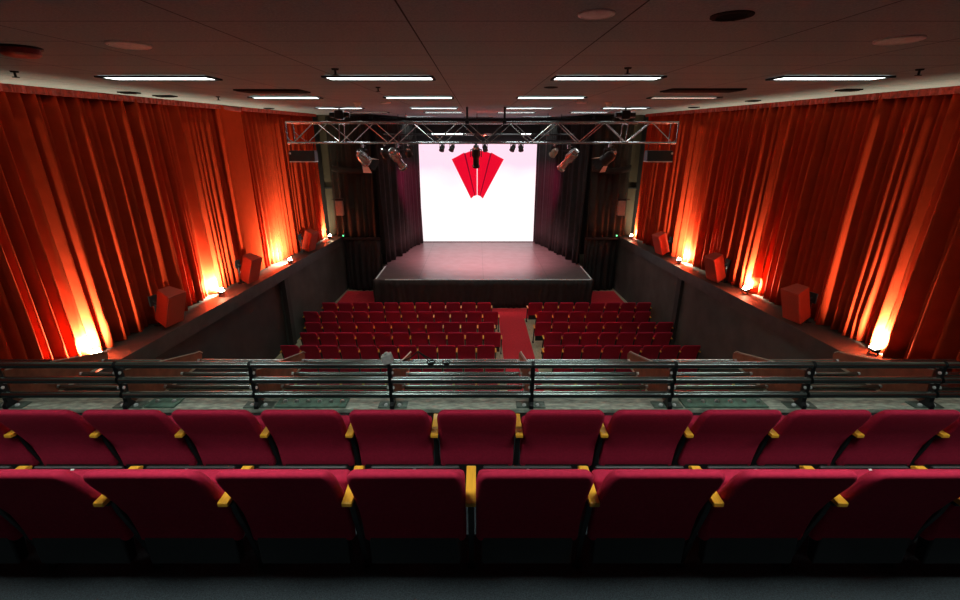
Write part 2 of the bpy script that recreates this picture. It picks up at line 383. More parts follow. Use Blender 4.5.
SPK = [(-1, 176, 306, 'large red wedge speaker on left wall nearest the balcony'), (-1, 264, 268, 'middle red wedge speaker on left wall'), (-1, 317, 240, 'far red wedge speaker on left wall near the stage'),
       (1, 793, 303, 'large red wedge speaker on right wall nearest the balcony'), (1, 700, 267, 'middle red wedge speaker on right wall'), (1, 650, 243, 'far red wedge speaker on right wall near the stage')]
for a in SPK: make_wall_speaker(*a)

# ------------------------------------------------------------------ fluorescent ceiling lights
LP = 8.6; LC = (.88, 1.0, .93)
def make_ceiling_light(px, py, k, label, power=LP, dim=False, pos=None, length=1.22):
    x, y, z = pos if pos else at_ceiling(px, py)
    t = thing('ceiling_light', label, 'ceiling light', (x, y, z-.003), (math.atan(.025), 0, 0), 'fluorescent ceiling lights')
    b_ = NB(); L = length/2
    for (a, b2, c, d) in ((-L-.03, L+.03, -.18, -.15), (-L-.03, L+.03, .15, .18), (-L-.03, -L, -.15, .15), (L, L+.03, -.15, .15)):
        add_box(b_, a, b2, c, d, -.02, 0, bev=.003)
    obj('frame', b_, M['vent'], t)
    b_ = NB(); add_box(b_, -L, L, -.15, .15, -.012, 0); obj('diffuser', b_, M['tube_dim'] if dim else M['tube'], t)
    b_ = NB()
    for i in range(1, 24): add_box(b_, -L+i*length/24-.002, -L+i*length/24+.002, -.15, .15, -.0128, -.012)
    obj('louvre', b_, M['alu'], t)
    area('lamp', t, (0, 0, -.03), (0, 0, 0), length, .28, power, (1, .85, .75) if dim else LC, math.radians(105))
ROWN = ['nearest', 'second', 'third', 'fourth', 'farthest']
NAME4 = ['far left', 'centre left', 'centre right', 'far right']
for row, (py, xs) in enumerate((( 77, (160, 380, 607, 829)), (97, (286, 419, 551, 684)), (107.8, (340, 434, 529, 625)), (112.2, (370, 443.5, 516.5, 589)))):
    for k, px in enumerate(xs):
        dim = (row == 1 and k == 3) or (row == 3 and k == 0)
        make_ceiling_light(px, py, k, '%s fluorescent light in the %s visible row of the ceiling' % (('dim warm ' if dim else 'bright ')+NAME4[k], ROWN[row]), power=LP*(.35 if dim else 1)*(1 if row < 3 else .6), dim=dim)
for k, px in enumerate((419.5, 478.5, 536.5)):
    make_ceiling_light(px, 116.8, k, '%s fluorescent light in the farthest ceiling row by the stage' % ('left', 'middle', 'right')[k], power=3, dim=(k == 1))
for k, x in enumerate((-3.45, -1.05, 1.4, 3.8)):
    make_ceiling_light(0, 0, k, '%s fluorescent light overhead above the balcony seats' % NAME4[k], pos=(x, 1.1, ceil_z(1.1)), power=LP*1.6)

# ------------------------------------------------------------------ small things on the ceiling
def lathe_thing(name, label, cat, px, py, parts, group=None, sc_=1):
    x, y, z = at_ceiling(px, py)
    t = thing(name, label, cat, (x, y, z), (0, 0, 0), group)
    for nm, prof, m in parts:
        b_ = NB(); add_lathe(b_, [(r*sc_, -h*sc_) for r, h in prof]); obj(nm, b_, m, t, smooth=True)
    return t
ROUND = [('trim_ring', [(.145, 0), (.145, .012), (.128, .018), (.12, .012), (.12, 0)], M['domewhite']), ('cover', [(.119, 0), (.119, .012), (.06, .018), (.01, .019)], M['domewhite'])]
lathe_thing('ceiling_speaker', 'round pinkish white ceiling speaker at the left near the alarm', 'ceiling speaker', 128.5, 44, ROUND, 'round white ceiling speakers', .98)
lathe_thing('ceiling_speaker', 'round white ceiling speaker at the top centre with a textured middle', 'ceiling speaker', 596.5, 13.5, ROUND, 'round white ceiling speakers', .68)
lathe_thing('ceiling_speaker', 'round pinkish white ceiling speaker at the far right', 'ceiling speaker', 899, 39, ROUND, 'round white ceiling speakers', .98)
DARK = [('ring', [(.17, 0), (.17, .012), (.13, .02), (.12, .008), (.12, 0)], M['vent']), ('grille', [(.118, 0), (.118, .006), (.02, .008)], M['matteblack'])]
lathe_thing('downlight', 'round black unlit downlight at the top right of the ceiling', 'downlight', 732, 15, DARK, None, .65)
lathe_thing('downlight', 'small flat black downlight behind the centre right light', 'downlight', 551, 87, DARK, None, .6)
lathe_thing('alarm_bell', 'dark red round alarm sounder on the ceiling at far left', 'alarm', 19, 47, [('body', [(.12, 0), (.12, .05), (.1, .065), (.02, .067)], M['redplastic']), ('base', [(.14, 0), (.14, .012), (.12, .014)], M['plastic'])])
DOME = [('base', [(.09, 0), (.09, .02), (.08, .022)], M['domewhite']), ('dome', [(.07, .02), (.065, .06), (.045, .09), (.015, .1)], M['domewhite'])]
for px, w_ in ((357.5, 'left hoist'), (609, 'right hoist')):
    lathe_thing('smoke_detector', 'small white domed detector on the ceiling beside the %s' % w_, 'smoke detector', px, 102.5, DOME, 'small white detectors')
for px, w_ in ((385.5, 'left'), (581.5, 'right')):
    lathe_thing('smoke_detector', 'flat pale disc detector above the %s half of the truss' % w_, 'smoke detector', px, 102, [('base', [(.1, 0), (.1, .02), (.08, .03)], M['domewhite'])], 'small white detectors', 1.1)
SPR = [('escutcheon', [(.035, 0), (.03, .012), (.012, .014)], M['vent']), ('stem', [(.010, .01), (.010, .05), (.028, .052), (.028, .058), (.004, .06)], M['blackmetal'])]
for px, py, lb in ((14, 71, 'black sprinkler head on the ceiling at the far left'), (335, 68.5, 'black sprinkler head just behind the centre left light'), (628, 67.5, 'black sprinkler head just above the centre right light'), (920, 69, 'black sprinkler head on the ceiling at the far right'),
                   (218, 96.5, 'black sprinkler head left of the second row light'), (378, 87, 'tiny black sprinkler head above the second row light')):
    lathe_thing('sprinkler', lb, 'sprinkler', px, py, SPR, 'ceiling sprinkler heads', 1.1)
for px, py, w_, lb in ((273, 90.5, 1.0, 'dark rectangular air vent on the left ceiling'), (702, 89.7, 1.1, 'dark rectangular air vent on the right ceiling'), (129, 92, .22, 'small dark slot vent beside left curtain, nearer one'), (165, 95.5, .3, 'small dark slot vent beside left curtain, farther one'),
                       (849, 89.3, .25, 'small dark slot vent beside right curtain, nearest one'), (753, 100.3, .2, 'small dark slot vent beside right curtain, middle one'), (694, 107, .2, 'small dark slot vent beside right curtain, farthest one'), (269, 108, .2, 'small dark slot vent above the flat curtain panel')):
    x, y, z = at_ceiling(px, py); t = thing('air_vent', lb, 'air vent', (x, y, z), (math.atan(.025), 0, 0), 'dark ceiling vents')
    d = .25 if w_ > .5 else .12
    b_ = NB(); add_box(b_, -w_/2, w_/2, -d, -d+.03, -.02, 0); add_box(b_, -w_/2, w_/2, d-.03, d, -.02, 0); add_box(b_, -w_/2, -w_/2+.03, -d, d, -.02, 0); add_box(b_, w_/2-.03, w_/2, -d, d, -.02, 0)
    obj('frame', b_, M['vent'], t)
    b_ = NB(); n = max(3, int(d*40))
    for i in range(n): add_box(b_, -w_/2+.03, w_/2-.03, -d+.03+i*(2*d-.06)/n, -d+.04+i*(2*d-.06)/n, -.03, -.004)
    obj('slats', b_, M['plastic'], t)

# ------------------------------------------------------------------ seats
def back_mesh():
    # side profile (y, z) swept across the width with rounded corners; the slab thins towards its top edge
    prof = [(.165, .25), (.158, .35), (.135, .45), (.095, .55), (.045, .65), (.0, .74), (-.03, .80)]
    b_ = NB(); W = .242; rings = []
    def yp(z):
        for (y0, z0), (y1, z1) in zip(prof[:-1], prof[1:]):
            if z <= z1: return y0+(y1-y0)*(z-z0)/(z1-z0)
        return prof[-1][0]
    for z, dw, th in ((.25, .02, .02), (.255, .006, .045), (.27, 0, .062), (.33, 0, .068), (.40, 0, .068), (.45, 0, .068), (.50, 0, .068), (.55, 0, .066), (.60, 0, .064), (.65, 0, .062), (.70, 0, .06), (.735, .002, .058), (.757, .007, .056), (.772, .014, .053), (.784, .023, .048), (.792, .033, .036), (.797, .045, .020), (.799, .054, .006)):
        w_ = W-dw; y = yp(z); ring = []; c = min(.028, th*.48); mid = y+.034
        for (sx, sy, a0) in ((-1, -1, PI), (1, -1, 1.5*PI), (1, 1, 0), (-1, 1, .5*PI)):
            for k in range(4):
                a = a0+k*PI/6
                px_ = sx*(w_-c)+c*math.cos(a); py_ = mid+sy*(th/2-c)+c*math.sin(a)
                ring.append(b_.verts.new((px_, py_, z)))
        rings.append(ring)
    for a, c in zip(rings[:-1], rings[1:]):
        n = len(a)
        for i in range(n): b_.faces.new((a[i], a[(i+1) % n], c[(i+1) % n], c[i]))
    b_.faces.new(rings[0][::-1]); b_.faces.new(rings[-1])
    return b_
PITCH = .53; P2 = PITCH/2
def make_arm(t, x, kx=''):
    b_ = NB(); add_prism(b_, [(.062, .563), (.062, .585), (.22, .590), (.29, .592), (.312, .575), (.295, .555), (.255, .555)], x-.0225, x+.0225, axis='x', bev=.004)
    obj('armrest', b_, M['armwood'], t)
def make_stand(t, x):
    b_ = NB(); add_prism(b_, [(.25, .02), (.31, .02), (.245, .3), (.19, .45), (.15, .55), (.12, .55), (.14, .45), (.185, .3)], x-.014, x+.014, axis='x', bev=.004); add_box(b_, x-.022, x+.022, .245, .36, 0, .03, bev=.004)
    add_box(b_, x-.016, x+.016, .09, .25, .54, .561, bev=.004)
    obj('stanchion', b_, M['plastic'], t)
def make_seat(name, label, group, left_end=False, tagged=True):
    t = thing(name, label, 'seat', (0, 0, 0), (0, 0, 0), group)
    o = obj('backrest', back_mesh(), M['seat'], t, smooth='all')
    b_ = NB(); add_prism(b_, [(.165, .12), (.215, .12), (.235, .28), (.225, .30), (.165, .30)], -.215, .215, axis='x', bev=.008); obj('back_shell', b_, M['plastic'], t)
    rot = Matrix.Translation((0, .238, .285)) @ Matrix.Rotation(math.radians(7), 4, 'X')
    b_ = NB(); add_box(b_, -.236, .236, 0, .075, 0, .308, bev=.026, seg=3); b_.transform(rot); c = obj('seat_cushion', b_, M['seat'], t, smooth=True)
    b_ = NB(); add_box(b_, -.21, .21, .075, .093, .02, .30, bev=.008); b_.transform(rot); obj('seat_pan', b_, M['plastic'], t)
    if tagged:
        b_ = NB(); add_box(b_, -.007, .007, .05, .058, .308, .312, bev=.001); b_.transform(rot); obj('number_tag', b_, M['whitetag'], t)
    make_stand(t, P2); make_arm(t, P2)
    if left_end: make_stand(t, -P2); make_arm(t, -P2)
    return t
protoB = None
def seat_row(name, x_arm0, k0, k1, y, z, lab, group, tagged, pitch=PITCH):
    """seats whose right arms stand at x_arm0 + k*.52"""
    global protos
    for n, k in enumerate(range(k0, k1+1)):
        first_left = (n == 0)
        loc = (x_arm0+k*pitch-pitch/2, y, z)
        key = (tagged, first_left)
        label = lab(n, k1-k0+1)
        if key not in protos:
            protos[key] = make_seat(name, label, group, first_left, tagged); protos[key].location = loc; o_ = protos[key]
        else: o_ = dup(protos[key], loc, label, group)
        o_.scale = (pitch/PITCH, 1, 1)
protos = {}
def labA(n, N):
    k = n-5
    c = 'back seen dark and close' 
    return 'dark crimson seat in the nearest balcony row, %s' % (['fifth left of the centre armrest', 'fourth left of the centre armrest', 'third left of the centre armrest', 'second left of the centre armrest', 'directly left of the centre armrest',
            'directly right of the centre armrest', 'second right of the centre armrest', 'third right of the centre armrest', 'fourth right of the centre armrest', 'fifth right of the centre armrest'][n])
seat_row('theater_chair', -.027, -4, 5, 1.465, 3.77, labA, 'seats in the nearest balcony row', True)
seat_row('theater_chair', -.266, -5, 7, 2.30, 3.51, lambda n, N: 'crimson tip-up seat in the balcony row against the railing, %s from the left' % ORD[n], 'seats in the front balcony row', True)
ROWS = [('eighth', 8.23, .70, 11, 1.90, 7), ('seventh', 9.08, .50, 11, 1.75, 8), ('sixth', 9.93, .70, 11, 1.90, 7), ('fifth', 10.79, .50, 11, 1.77, 8), ('fourth', 11.65, .70, 11, 1.90, 7), ('third', 12.43, .54, 11, 1.73, 8), ('second', 13.32, .70, 12, 1.90, 7), ('front', 14.18, .50, 11, 1.71, 8)]
for rn, y, xr, nl, xl, nr in ROWS:
    seat_row('theater_chair', xr, -(nl-1), 0, y, 0, lambda n, N, rn=rn: 'red stalls chair left of aisle, %s row from stage, %s seat from aisle' % (rn.replace('front', 'first'), ORD[N-1-n]), 'stalls seats left of the aisle', False, .52)
    seat_row('theater_chair', xl, 1, nr, y, 0, lambda n, N, rn=rn: 'red stalls chair right of aisle, %s row from stage, %s seat from aisle' % (rn.replace('front', 'first'), ORD[n]), 'stalls seats right of the aisle', False, .52)

# ------------------------------------------------------------------ balcony railing
PX = [-4.21, -3.14, -1.97, -.76, .485, 1.72, 2.92, 4.06]
PN = ['at the left edge of the picture', 'second from the left', 'third from the left', 'carrying the white lamp', 'in line with the aisle', 'right of the aisle', 'second from the right', 'last on the right']
def post_bm(o_=0):
    b_ = NB(); add_prism(b_, [(3.475, 3.565), (3.475, 3.60), (3.50, 3.62), (3.49, 3.99), (3.515, 4.02), (3.545, 4.0), (3.55, 3.62), (3.60, 3.565)], -.019, .019, axis='x', bev=.003); return b_
rail = thing('balcony_railing', 'row of dark green steel pipe rails on posts along the balcony edge', 'railing', (0, 3.5, 3.56))
def local(b_, t): b_.transform(Matrix.Translation(-Vector(t.location))); return b_
for k, x in enumerate(PX):
    b_ = post_bm(); b_.transform(Matrix.Translation((x, 0, 0))); p = obj('post', local(b_, rail), M['blackmetal'], rail)
    b_ = NB()
    for z in (3.77, 3.915):
        for sx in (-1, 1): b_ = NB(); add_lathe(b_, [(.014, 0), (.014, .008), (.006, .014)], 12, Matrix.Translation((x+sx*.02, 3.50, z)) @ Matrix.Rotation(sx*PI/2, 4, 'Y')); obj('bolt', local(b_, rail), M['bolt'], p, smooth=True)
    for sx in (-1, 1):
        b_ = NB(); add_box(b_, min(x+sx*.02, x+sx*.13), max(x+sx*.02, x+sx*.13), 3.495, 3.60, 3.561, 3.571, bev=.002)
        fp = obj('foot_plate', local(b_, rail), M['greenmetal'], rail)
        b_ = NB(); add_lathe(b_, [(.018, 0), (.018, .01), (.009, .018)], 12, Matrix.Translation((x+sx*.06, 3.53, 3.571))); obj('bolt', local(b_, rail), M['bolt'], fp, smooth=True)
xs = [-5.6]+PX+[5.4]
for z, nm in ((3.985, 'top_rail'), (3.845, 'middle_rail'), (3.70, 'bottom_rail')):
    for a, c in zip(xs[:-1], xs[1:]):
        b_ = NB(); add_tube(b_, (a+.014, 3.50 if z < 3.9 else 3.515, z), (c-.014, 3.50 if z < 3.9 else 3.515, z), .032, 18); obj(nm, local(b_, rail), M['rail'], rail, smooth=True)
for k, x in enumerate(PX):
    t = thing('bracket_fin', 'brown triangular board bracket outside the railing, beside post %s' % PN[k], 'bracket', (x, 3.56, 3.5), (0, 0, 0), 'brown bracket boards outside the railing')
    b_ = NB(); add_prism(b_, [(3.565, 3.575), (3.565, 3.90), (4.54, 3.60), (4.60, 3.585), (4.64, 3.545), (4.63, 3.50), (4.60, 3.465), (3.74, 3.465), (3.74, 3.575)], x-.009, x+.009, axis='x', bev=.002)
    obj('board', local(b_, t), M['fin'], t)
    b_ = NB(); add_box(b_, x-.014, x+.014, 3.705, 4.62, 3.440, 3.462, bev=.002); obj('arm', local(b_, t), M['steeledge'], t)
    b_ = NB(); add_path(b_, [(x+.012, 3.58, 3.905), (x+.012, 4.53, 3.61), (x+.012, 4.60, 3.595), (x+.012, 4.65, 3.555)], .005, 6); obj('edge_strip', local(b_, t), M['steeledge'], t)
    for yy in (3.98, 4.25, 4.55):
        for sx in (-1, 1): b_ = NB(); add_lathe(b_, [(.016, 0), (.016, .02), (.010, .024)], 10, Matrix.Translation((x+sx*.009, yy, 3.505)) @ Matrix.Rotation(sx*PI/2, 4, 'Y')); obj('pipe_end', local(b_, t), M['bolt'], t, smooth=True)
outr = thing('outer_railing', 'flat outrigger of three horizontal steel pipes beyond the balcony railing', 'railing', (0, 4.25, 3.53))
for yy, nm in ((3.98, 'inner_pipe'), (4.25, 'middle_pipe'), (4.55, 'outer_pipe')):
    for a, c in zip(xs[:-1], xs[1:]):
        b_ = NB(); add_tube(b_, (a+.036, yy, 3.495), (c-.036, yy, 3.495), .026, 14); obj(nm, local(b_, outr), M['rail'], outr, smooth=True)
# long plates bolted to the parapet top
for xa, xb, n, lb in ((-1.82, -1.18, 6, 'green steel plate with a row of bolts on the parapet left of centre'), (1.87, 2.62, 6, 'green steel plate with a row of bolts on the parapet right of centre'), (-2.99, -2.72, 2, 'short green plate with two bolts on the parapet at far left')):
    t = thing('bolted_plate', lb, 'metal plate', ((xa+xb)/2, 3.57, 3.56))
    b_ = NB(); add_box(b_, xa, xb, 3.50, 3.665, 3.561, 3.576, bev=.003); obj('plate', local(b_, t), M['plate'], t)
    for i in range(n):
        b_ = NB(); add_lathe(b_, [(.02, 0), (.018, .012), (.008, .02)], 14, Matrix.Translation((xa+.07+i*(xb-xa-.12)/max(1, n-1), 3.585, 3.576))); obj('bolt', local(b_, t), M['bolt'], t)
# white clamp lamp and cables on the rail
t = thing('clip_lamp', 'small white clip-on lamp box standing on top of the railing', 'lamp', (-.78, 3.52, 3.99))
rt = Matrix.Translation((-.775, 3.52, 4.04)) @ Matrix.Rotation(math.radians(-18), 4, 'Y')
b_ = NB(); add_box(b_, -.042, .042, -.035, .035, -.035, .045, bev=.004); b_.transform(rt); obj('housing', local(b_, t), M['whitetag'], t)
b_ = NB(); add_box(b_, -.012, .02, -.02, .02, .045, .062, bev=.005); b_.transform(rt); obj('cap', local(b_, t), M['whitetag'], t)
b_ = NB(); add_box(b_, -.80, -.75, 3.49, 3.55, 3.985, 4.01, bev=.004); obj('clamp', local(b_, t), M['plastic'], t)
b_ = NB(); add_path(b_, [(-.74, 3.53, 4.0), (-.66, 3.55, 4.0), (-.58, 3.57, 4.03), (-.52, 3.6, 4.075), (-.45, 3.57, 4.04), (-.36, 3.55, 4.0), (-.30, 3.54, 3.997)], .006, 6)
add_path(b_, [(-.52, 3.6, 4.072), (-.44, 3.56, 4.02), (-.40, 3.54, 3.995), (-.33, 3.53, 4.0), (-.28, 3.54, 3.998), (-.2, 3.53, 3.997)], .005, 6)
tag(obj('cable', b_, M['plastic']), 'loop of thin black cable lying on the rail beside the white lamp', 'cable')
for x, y in ((-.40, 0), (-.265, 0)):
    b_ = NB()
    for i in range(3):
        pts = [(x+.045*math.cos(a)*(1-.15*i), 3.515+.028*math.sin(a), 3.998+.008*i) for a in [j*2*PI/14 for j in range(15)]]; add_path(b_, pts, .006, 6)
    tag(obj('cable_coil', b_, M['plastic']), 'small black coil of cable on the rail, %s the white lamp' % ('nearer' if x < -.3 else 'farther from'), 'cable')

# ------------------------------------------------------------------ stage
SX0, SX1, SY0, SY1, SZ = -3.78, 4.25, 15.84, 24.4, 1.10
t = thing('stage', 'raised black stage floor with pale taped edges and a black pleated skirt', 'stage', ((SX0+SX1)/2, SY0, 0))
b_ = NB(); add_box(b_, SX0, SX1, SY0+.03, SY1, SZ-.15, SZ, bev=.005); obj('deck', local(b_, t), M['stage'], t)
b_ = NB(); add_box(b_, SX0+.4, SX1-.05, SY0+.025, SY0+.07, SZ-.02, SZ+.006); obj('edge_strip', local(b_, t), M['tape'], t)
for x, xb in ((SX0+.03, 18.0), (SX1-.06, 18.0)):
    b_ = NB(); add_box(b_, x, x+.05, SY0+.1, xb-.25, SZ, SZ+.006); obj('edge_strip', local(b_, t), M['tape'], t)
b_ = NB(); add_box(b_, SX0+.2, SX1-.2, SY0+.4, SY1, 0, SZ-.15); obj('framing', local(b_, t), M['walldark'], t)
pr = fold_profile(21, .26, .10)
b_ = NB(); rows = []
pts = [(SX0, 17.9)]
def skirt_pts():
    out = []
    for i in range(60): out.append((SX0-.0, 17.9-(17.9-SY0)*i/60, -1, 0))
    for i in range(int((SX1-SX0)/.02)+1): out.append((SX0+i*.02, SY0, 0, -1))
    for i in range(60): out.append((SX1, SY0+(17.9-SY0)*i/60, 1, 0))
    return out
for (x, y, nx, ny) in skirt_pts():
    col = []
    for k in range(6):
        u = k/5; d = pr(x+y+.05*math.sin(u*4+x*3))*(.35+.65*(1-u)); col.append(b_.verts.new((x+nx*d*.7, y+ny*d*.7, .015+(SZ-.03)*u)))
    rows.append(col)
for a, c in zip(rows[:-1], rows[1:]):
    for k in range(5): b_.faces.new((a[k], c[k], c[k+1], a[k+1]))
bmesh.ops.recalc_face_normals(b_, faces=b_.faces)
o = obj('skirt', local(b_, t), M['drape'], t, smooth='all'); solid(o, .004)

# screen
YS = 22.6
bl = at_y(422.5, 241.3, YS); brr = at_y(533, 241.3, YS); tp = at_y(477, 143.8, YS)
t = thing('projection_screen', 'large glowing white projection screen showing a red fan emblem at the back of stage', 'screen', ((bl[0]+brr[0])/2, YS, bl[2]))
zt = tp[2]
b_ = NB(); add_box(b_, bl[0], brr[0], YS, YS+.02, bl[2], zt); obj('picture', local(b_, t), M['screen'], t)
b_ = NB(); 
for (a, c, d, e) in ((bl[0]-.07, brr[0]+.07, bl[2]-.035, bl[2]), (bl[0]-.07, brr[0]+.07, zt, zt+.06), (bl[0]-.07, bl[0], bl[2], zt), (brr[0], brr[0]+.07, bl[2], zt)): add_box(b_, a, c, YS-.02, YS+.04, d, e)
for x in (bl[0]+.4, brr[0]-.4): add_box(b_, x-.03, x+.03, YS-.03, YS+.03, SZ, bl[2])
obj('frame', local(b_, t), M['plastic'], t)
def scr(px, py, dy=0): x, y, z = at_y(px, py, YS); return (x, z)
def emblem(name, pts, m, dy): 
    b_ = NB(); add_prism(b_, [scr(*p) for p in pts], YS-dy, YS-dy+.004, axis='y'); return obj(name, local(b_, t), m, t)
emblem('emblem', [(451.7, 159.3), (458, 156), (464, 152.6), (464.8, 153.2), (470, 151.2), (477, 150.4), (485, 151.3), (490.6, 153.2), (491.4, 152.6), (497.5, 156), (503.8, 159.3), (482.8, 198.6), (480, 195.8), (477, 195), (474, 195.8), (471, 198.6)], M['emblem'], .012)
for p, q in (((464.6, 153), (475, 196)), ((491, 153), (480, 196))):
    emblem('emblem_line', [(p[0]-.7, p[1]), (p[0]+.7, p[1]), (q[0]+.35, q[1]), (q[0]-.35, q[1])], M['emblemline'], .018)
emblem('emblem_line', [(476.7, 163), (477.6, 163), (477.5, 195), (476.8, 195)], M['emblemwhite'], .02)

# stage drapes
def run_drape(name, label, pts, z0, z1, wl, amp, seed, m, cat='curtain', group='black stage drapes', top_swag=False):
    """pleated cloth hanging along a plan polyline"""
    prof = fold_profile(seed, wl, amp); b_ = NB(); rows = []; s_ = 0
    for (a, c) in zip(pts[:-1], pts[1:]):
        a = Vector(a); c = Vector(c); L = (c-a).length; d = (c-a).normalized(); n = Vector((d.y, -d.x)); k_ = int(L/.025)
        for i in range(k_):
            p = a+d*(L*i/k_); ss = s_+L*i/k_; col = []
            for k in range(9):
                u = k/8; q = p+n*prof(ss+.04*math.sin(u*3+ss))*(.5+.5*(1-u)); col.append(b_.verts.new((q.x, q.y, z0+(z1-z0)*u)))
            rows.append(col)
        s_ += L
    for a, c in zip(rows[:-1], rows[1:]):
        for k in range(8): b_.faces.new((a[k], c[k], c[k+1], a[k+1]))
    o = obj(name, b_, m, smooth='all'); solid(o, .005); tag(o, label, cat, group); return o
TOPZ = ceil_z(18)-.06
run_drape('stage_drape', 'dark drape leg along the left side of stage beside the screen', [(-3.95, 18.0), (-3.40, 20.3), (-2.95, 22.4)], SZ+.02, TOPZ, .30, .18, 31, M['drape'])
run_drape('stage_drape', 'dark drape leg along the right side of stage beside the screen', [(2.95, 22.4), (3.60, 20.6), (4.32, 18.0)], SZ+.02, TOPZ, .30, .18, 32, M['drape'])
run_drape('stage_drape', 'brownish drape hanging between left beige wall and the stage opening', [(-5.72, 18.25), (-3.98, 18.0)], ledge_z(18)-.05, TOPZ, .26, .14, 33, M['drapebrown'])
run_drape('stage_drape', 'brownish drape hanging between right beige wall and the stage opening', [(4.36, 18.0), (5.98, 18.25)], ledge_z(18)-.05, TOPZ, .26, .14, 34, M['drapebrown'])
run_drape('stage_drape', 'short black pleated drape beside the stage on the left, under the rail', [(-5.36, 18.05), (-3.85, 17.93)], .02, ledge_z(18)-.12, .2, .08, 35, M['drape'])
run_drape('stage_drape', 'short black pleated drape beside the stage on the right, under the rail', [(4.33, 17.93), (5.70, 18.05)], .02, ledge_z(18)-.12, .2, .08, 36, M['drape'])
run_drape('stage_drape', 'black backcloth behind the projection screen', [(-3.1, 23.2), (3.1, 23.2)], SZ+.02, ceil_z(23)-.05, .3, .12, 37, M['drape'])
zz = ledge_z(18)-.10
for x0, x1, w_ in ((-5.50, -3.90, 'left'), (4.36, 5.80, 'right')):
    b_ = NB(); add_box(b_, x0, x1, 17.86, 17.98, zz, zz+.07, bev=.008); tag(obj('drape_rail', b_, M['plastic']), 'black horizontal rail above the short drape on the %s of stage' % w_, 'rail')
# swag folded cloth high up on the brown drapes
for x0, x1, w_ in ((-5.55, -4.0, 'left'), (4.4, 5.85, 'right')):
    b_ = NB(); zc = 4.95; n = 24; rows = []
    for i in range(n+1):
        x = x0+(x1-x0)*i/n; sag = .12*(1-(2*i/n-1)**2); ring = []
        for k in range(10):
            a = 2*PI*k/10; ring.append(b_.verts.new((x, 17.82+.05*math.cos(a)+.015*math.sin(5*x), zc-sag+.12*math.sin(a))))
        rows.append(ring)
    for a, c in zip(rows[:-1], rows[1:]):
        for k in range(10): b_.faces.new((a[k], a[(k+1) % 10], c[(k+1) % 10], c[k]))
    b_.faces.new(rows[0]); b_.faces.new(rows[-1]); bmesh.ops.recalc_face_normals(b_, faces=b_.faces)
    tag(obj('swag', b_, M['drapebrown'], smooth='all'), 'brown gathered cloth band tied across the %s stage drape' % w_, 'drape')
# black pelmet across the stage opening near the ceiling
b_ = NB(); add_box(b_, -3.3, 3.3, 23.0, 23.06, 5.9, ceil_z(23)-.02)
tag(obj('pelmet', b_, M['drape']), 'black cloth pelmet hanging above the projection screen', 'pelmet')
# small side speakers beside the drapes, green indicators
for px, s, w_ in ((340, -1, 'left'), (621, 1, 'right')):
    x, y, z = at_y(px, 208, 17.7); t = thing('side_speaker', 'small beige box speaker with black top bracket on the %s stage drape' % w_, 'speaker', (x, y, z-.3))
    b_ = NB(); add_prism(b_, [(-.14, -.12), (.14, -.12), (.11, .12), (-.11, .12)], .02, .58, axis='z', bev=.015); obj('cabinet', b_, M['beigebox'], t)
    b_ = NB(); add_box(b_, -.16, .16, -.05, .1, .58, .66, bev=.01); add_box(b_, -.3 if s < 0 else .05, -.05 if s < 0 else .3, .0, .06, .60, .64); obj('bracket', b_, M['plastic'], t)
    x, y, z = at_y(343.5 if s < 0 else 616.5, 235.5, 17.75); t = thing('indicator_light', 'tiny green indicator light at the %s end of the ledge by stage' % w_, 'indicator light', (x, y, z))
    b_ = NB(); add_box(b_, -.06, .06, -.03, .03, -.05, .05, bev=.01); obj('box', b_, M['plastic'], t)
    b_ = NB(); add_lathe(b_, [(.028, 0), (.028, .01), (.01, .018)], 12, Matrix.Rotation(PI/2, 4, 'X') @ Matrix.Translation((0, 0, .03))); obj('bulb', b_, M['led'], t)

# ------------------------------------------------------------------ lighting truss
TY, TB, TZ0, TZ1 = 12.7, 13.2, 5.83, 6.34
xl_, _, _ = at_y(288, 143, TY); xr_, _, _ = at_y(676, 143, TY)
truss = thing('lighting_truss', 'long aluminium box truss hanging below the ceiling in front of the stage', 'truss', ((xl_+xr_)/2, 12.95, TZ0))
for nm, y, z in (('chord', TY, TZ0), ('chord', TY, TZ1), ('chord', TB, TZ0), ('chord', TB, TZ1)):
    b_ = NB(); add_tube(b_, (xl_, y, z), (xr_, y, z), .028, 12); obj('chord', local(b_, truss), M['alu'], truss, smooth=True)
nodes = [-3.63+1.262*k for k in range(-1, 8)]
for y, rr in ((TY, .014), (TB, .012)):
    off = 0 if y == TY else .2
    for xn in nodes:
        for sgn in (-1, 1):
            xa, xb = xn+off, xn+off+sgn*.6; 
            if xl_+.02 <= xa <= xr_-.02:
                f_ = 1.
                if xb < xl_: f_ = (xa-xl_)/(.6)
                if xb > xr_: f_ = (xr_-xa)/(.6)
                b_ = NB(); add_tube(b_, (xa, y, TZ0), (xa+sgn*.6*f_, y, TZ0+(TZ1-TZ0)*f_), rr, 8); obj('brace', local(b_, truss), M['alu'], truss, smooth=True)
for xn in nodes:
    if xl_ < xn < xr_:
        for z in (TZ0, TZ1):
            b_ = NB(); add_tube(b_, (xn, TY, z), (xn, TB, z), .014, 8); obj('cross_tube', local(b_, truss), M['alu'], truss, smooth=True)
for x in (xl_, xr_):
    b_ = NB()
    for a, c in (((x, TY, TZ0), (x, TY, TZ1)), ((x, TB, TZ0), (x, TB, TZ1)), ((x, TY, TZ0), (x, TB, TZ0)), ((x, TY, TZ1), (x, TB, TZ1))): add_tube(b_, a, c, .02, 8)
    obj('end_frame', local(b_, truss), M['alu'], truss, smooth=True)
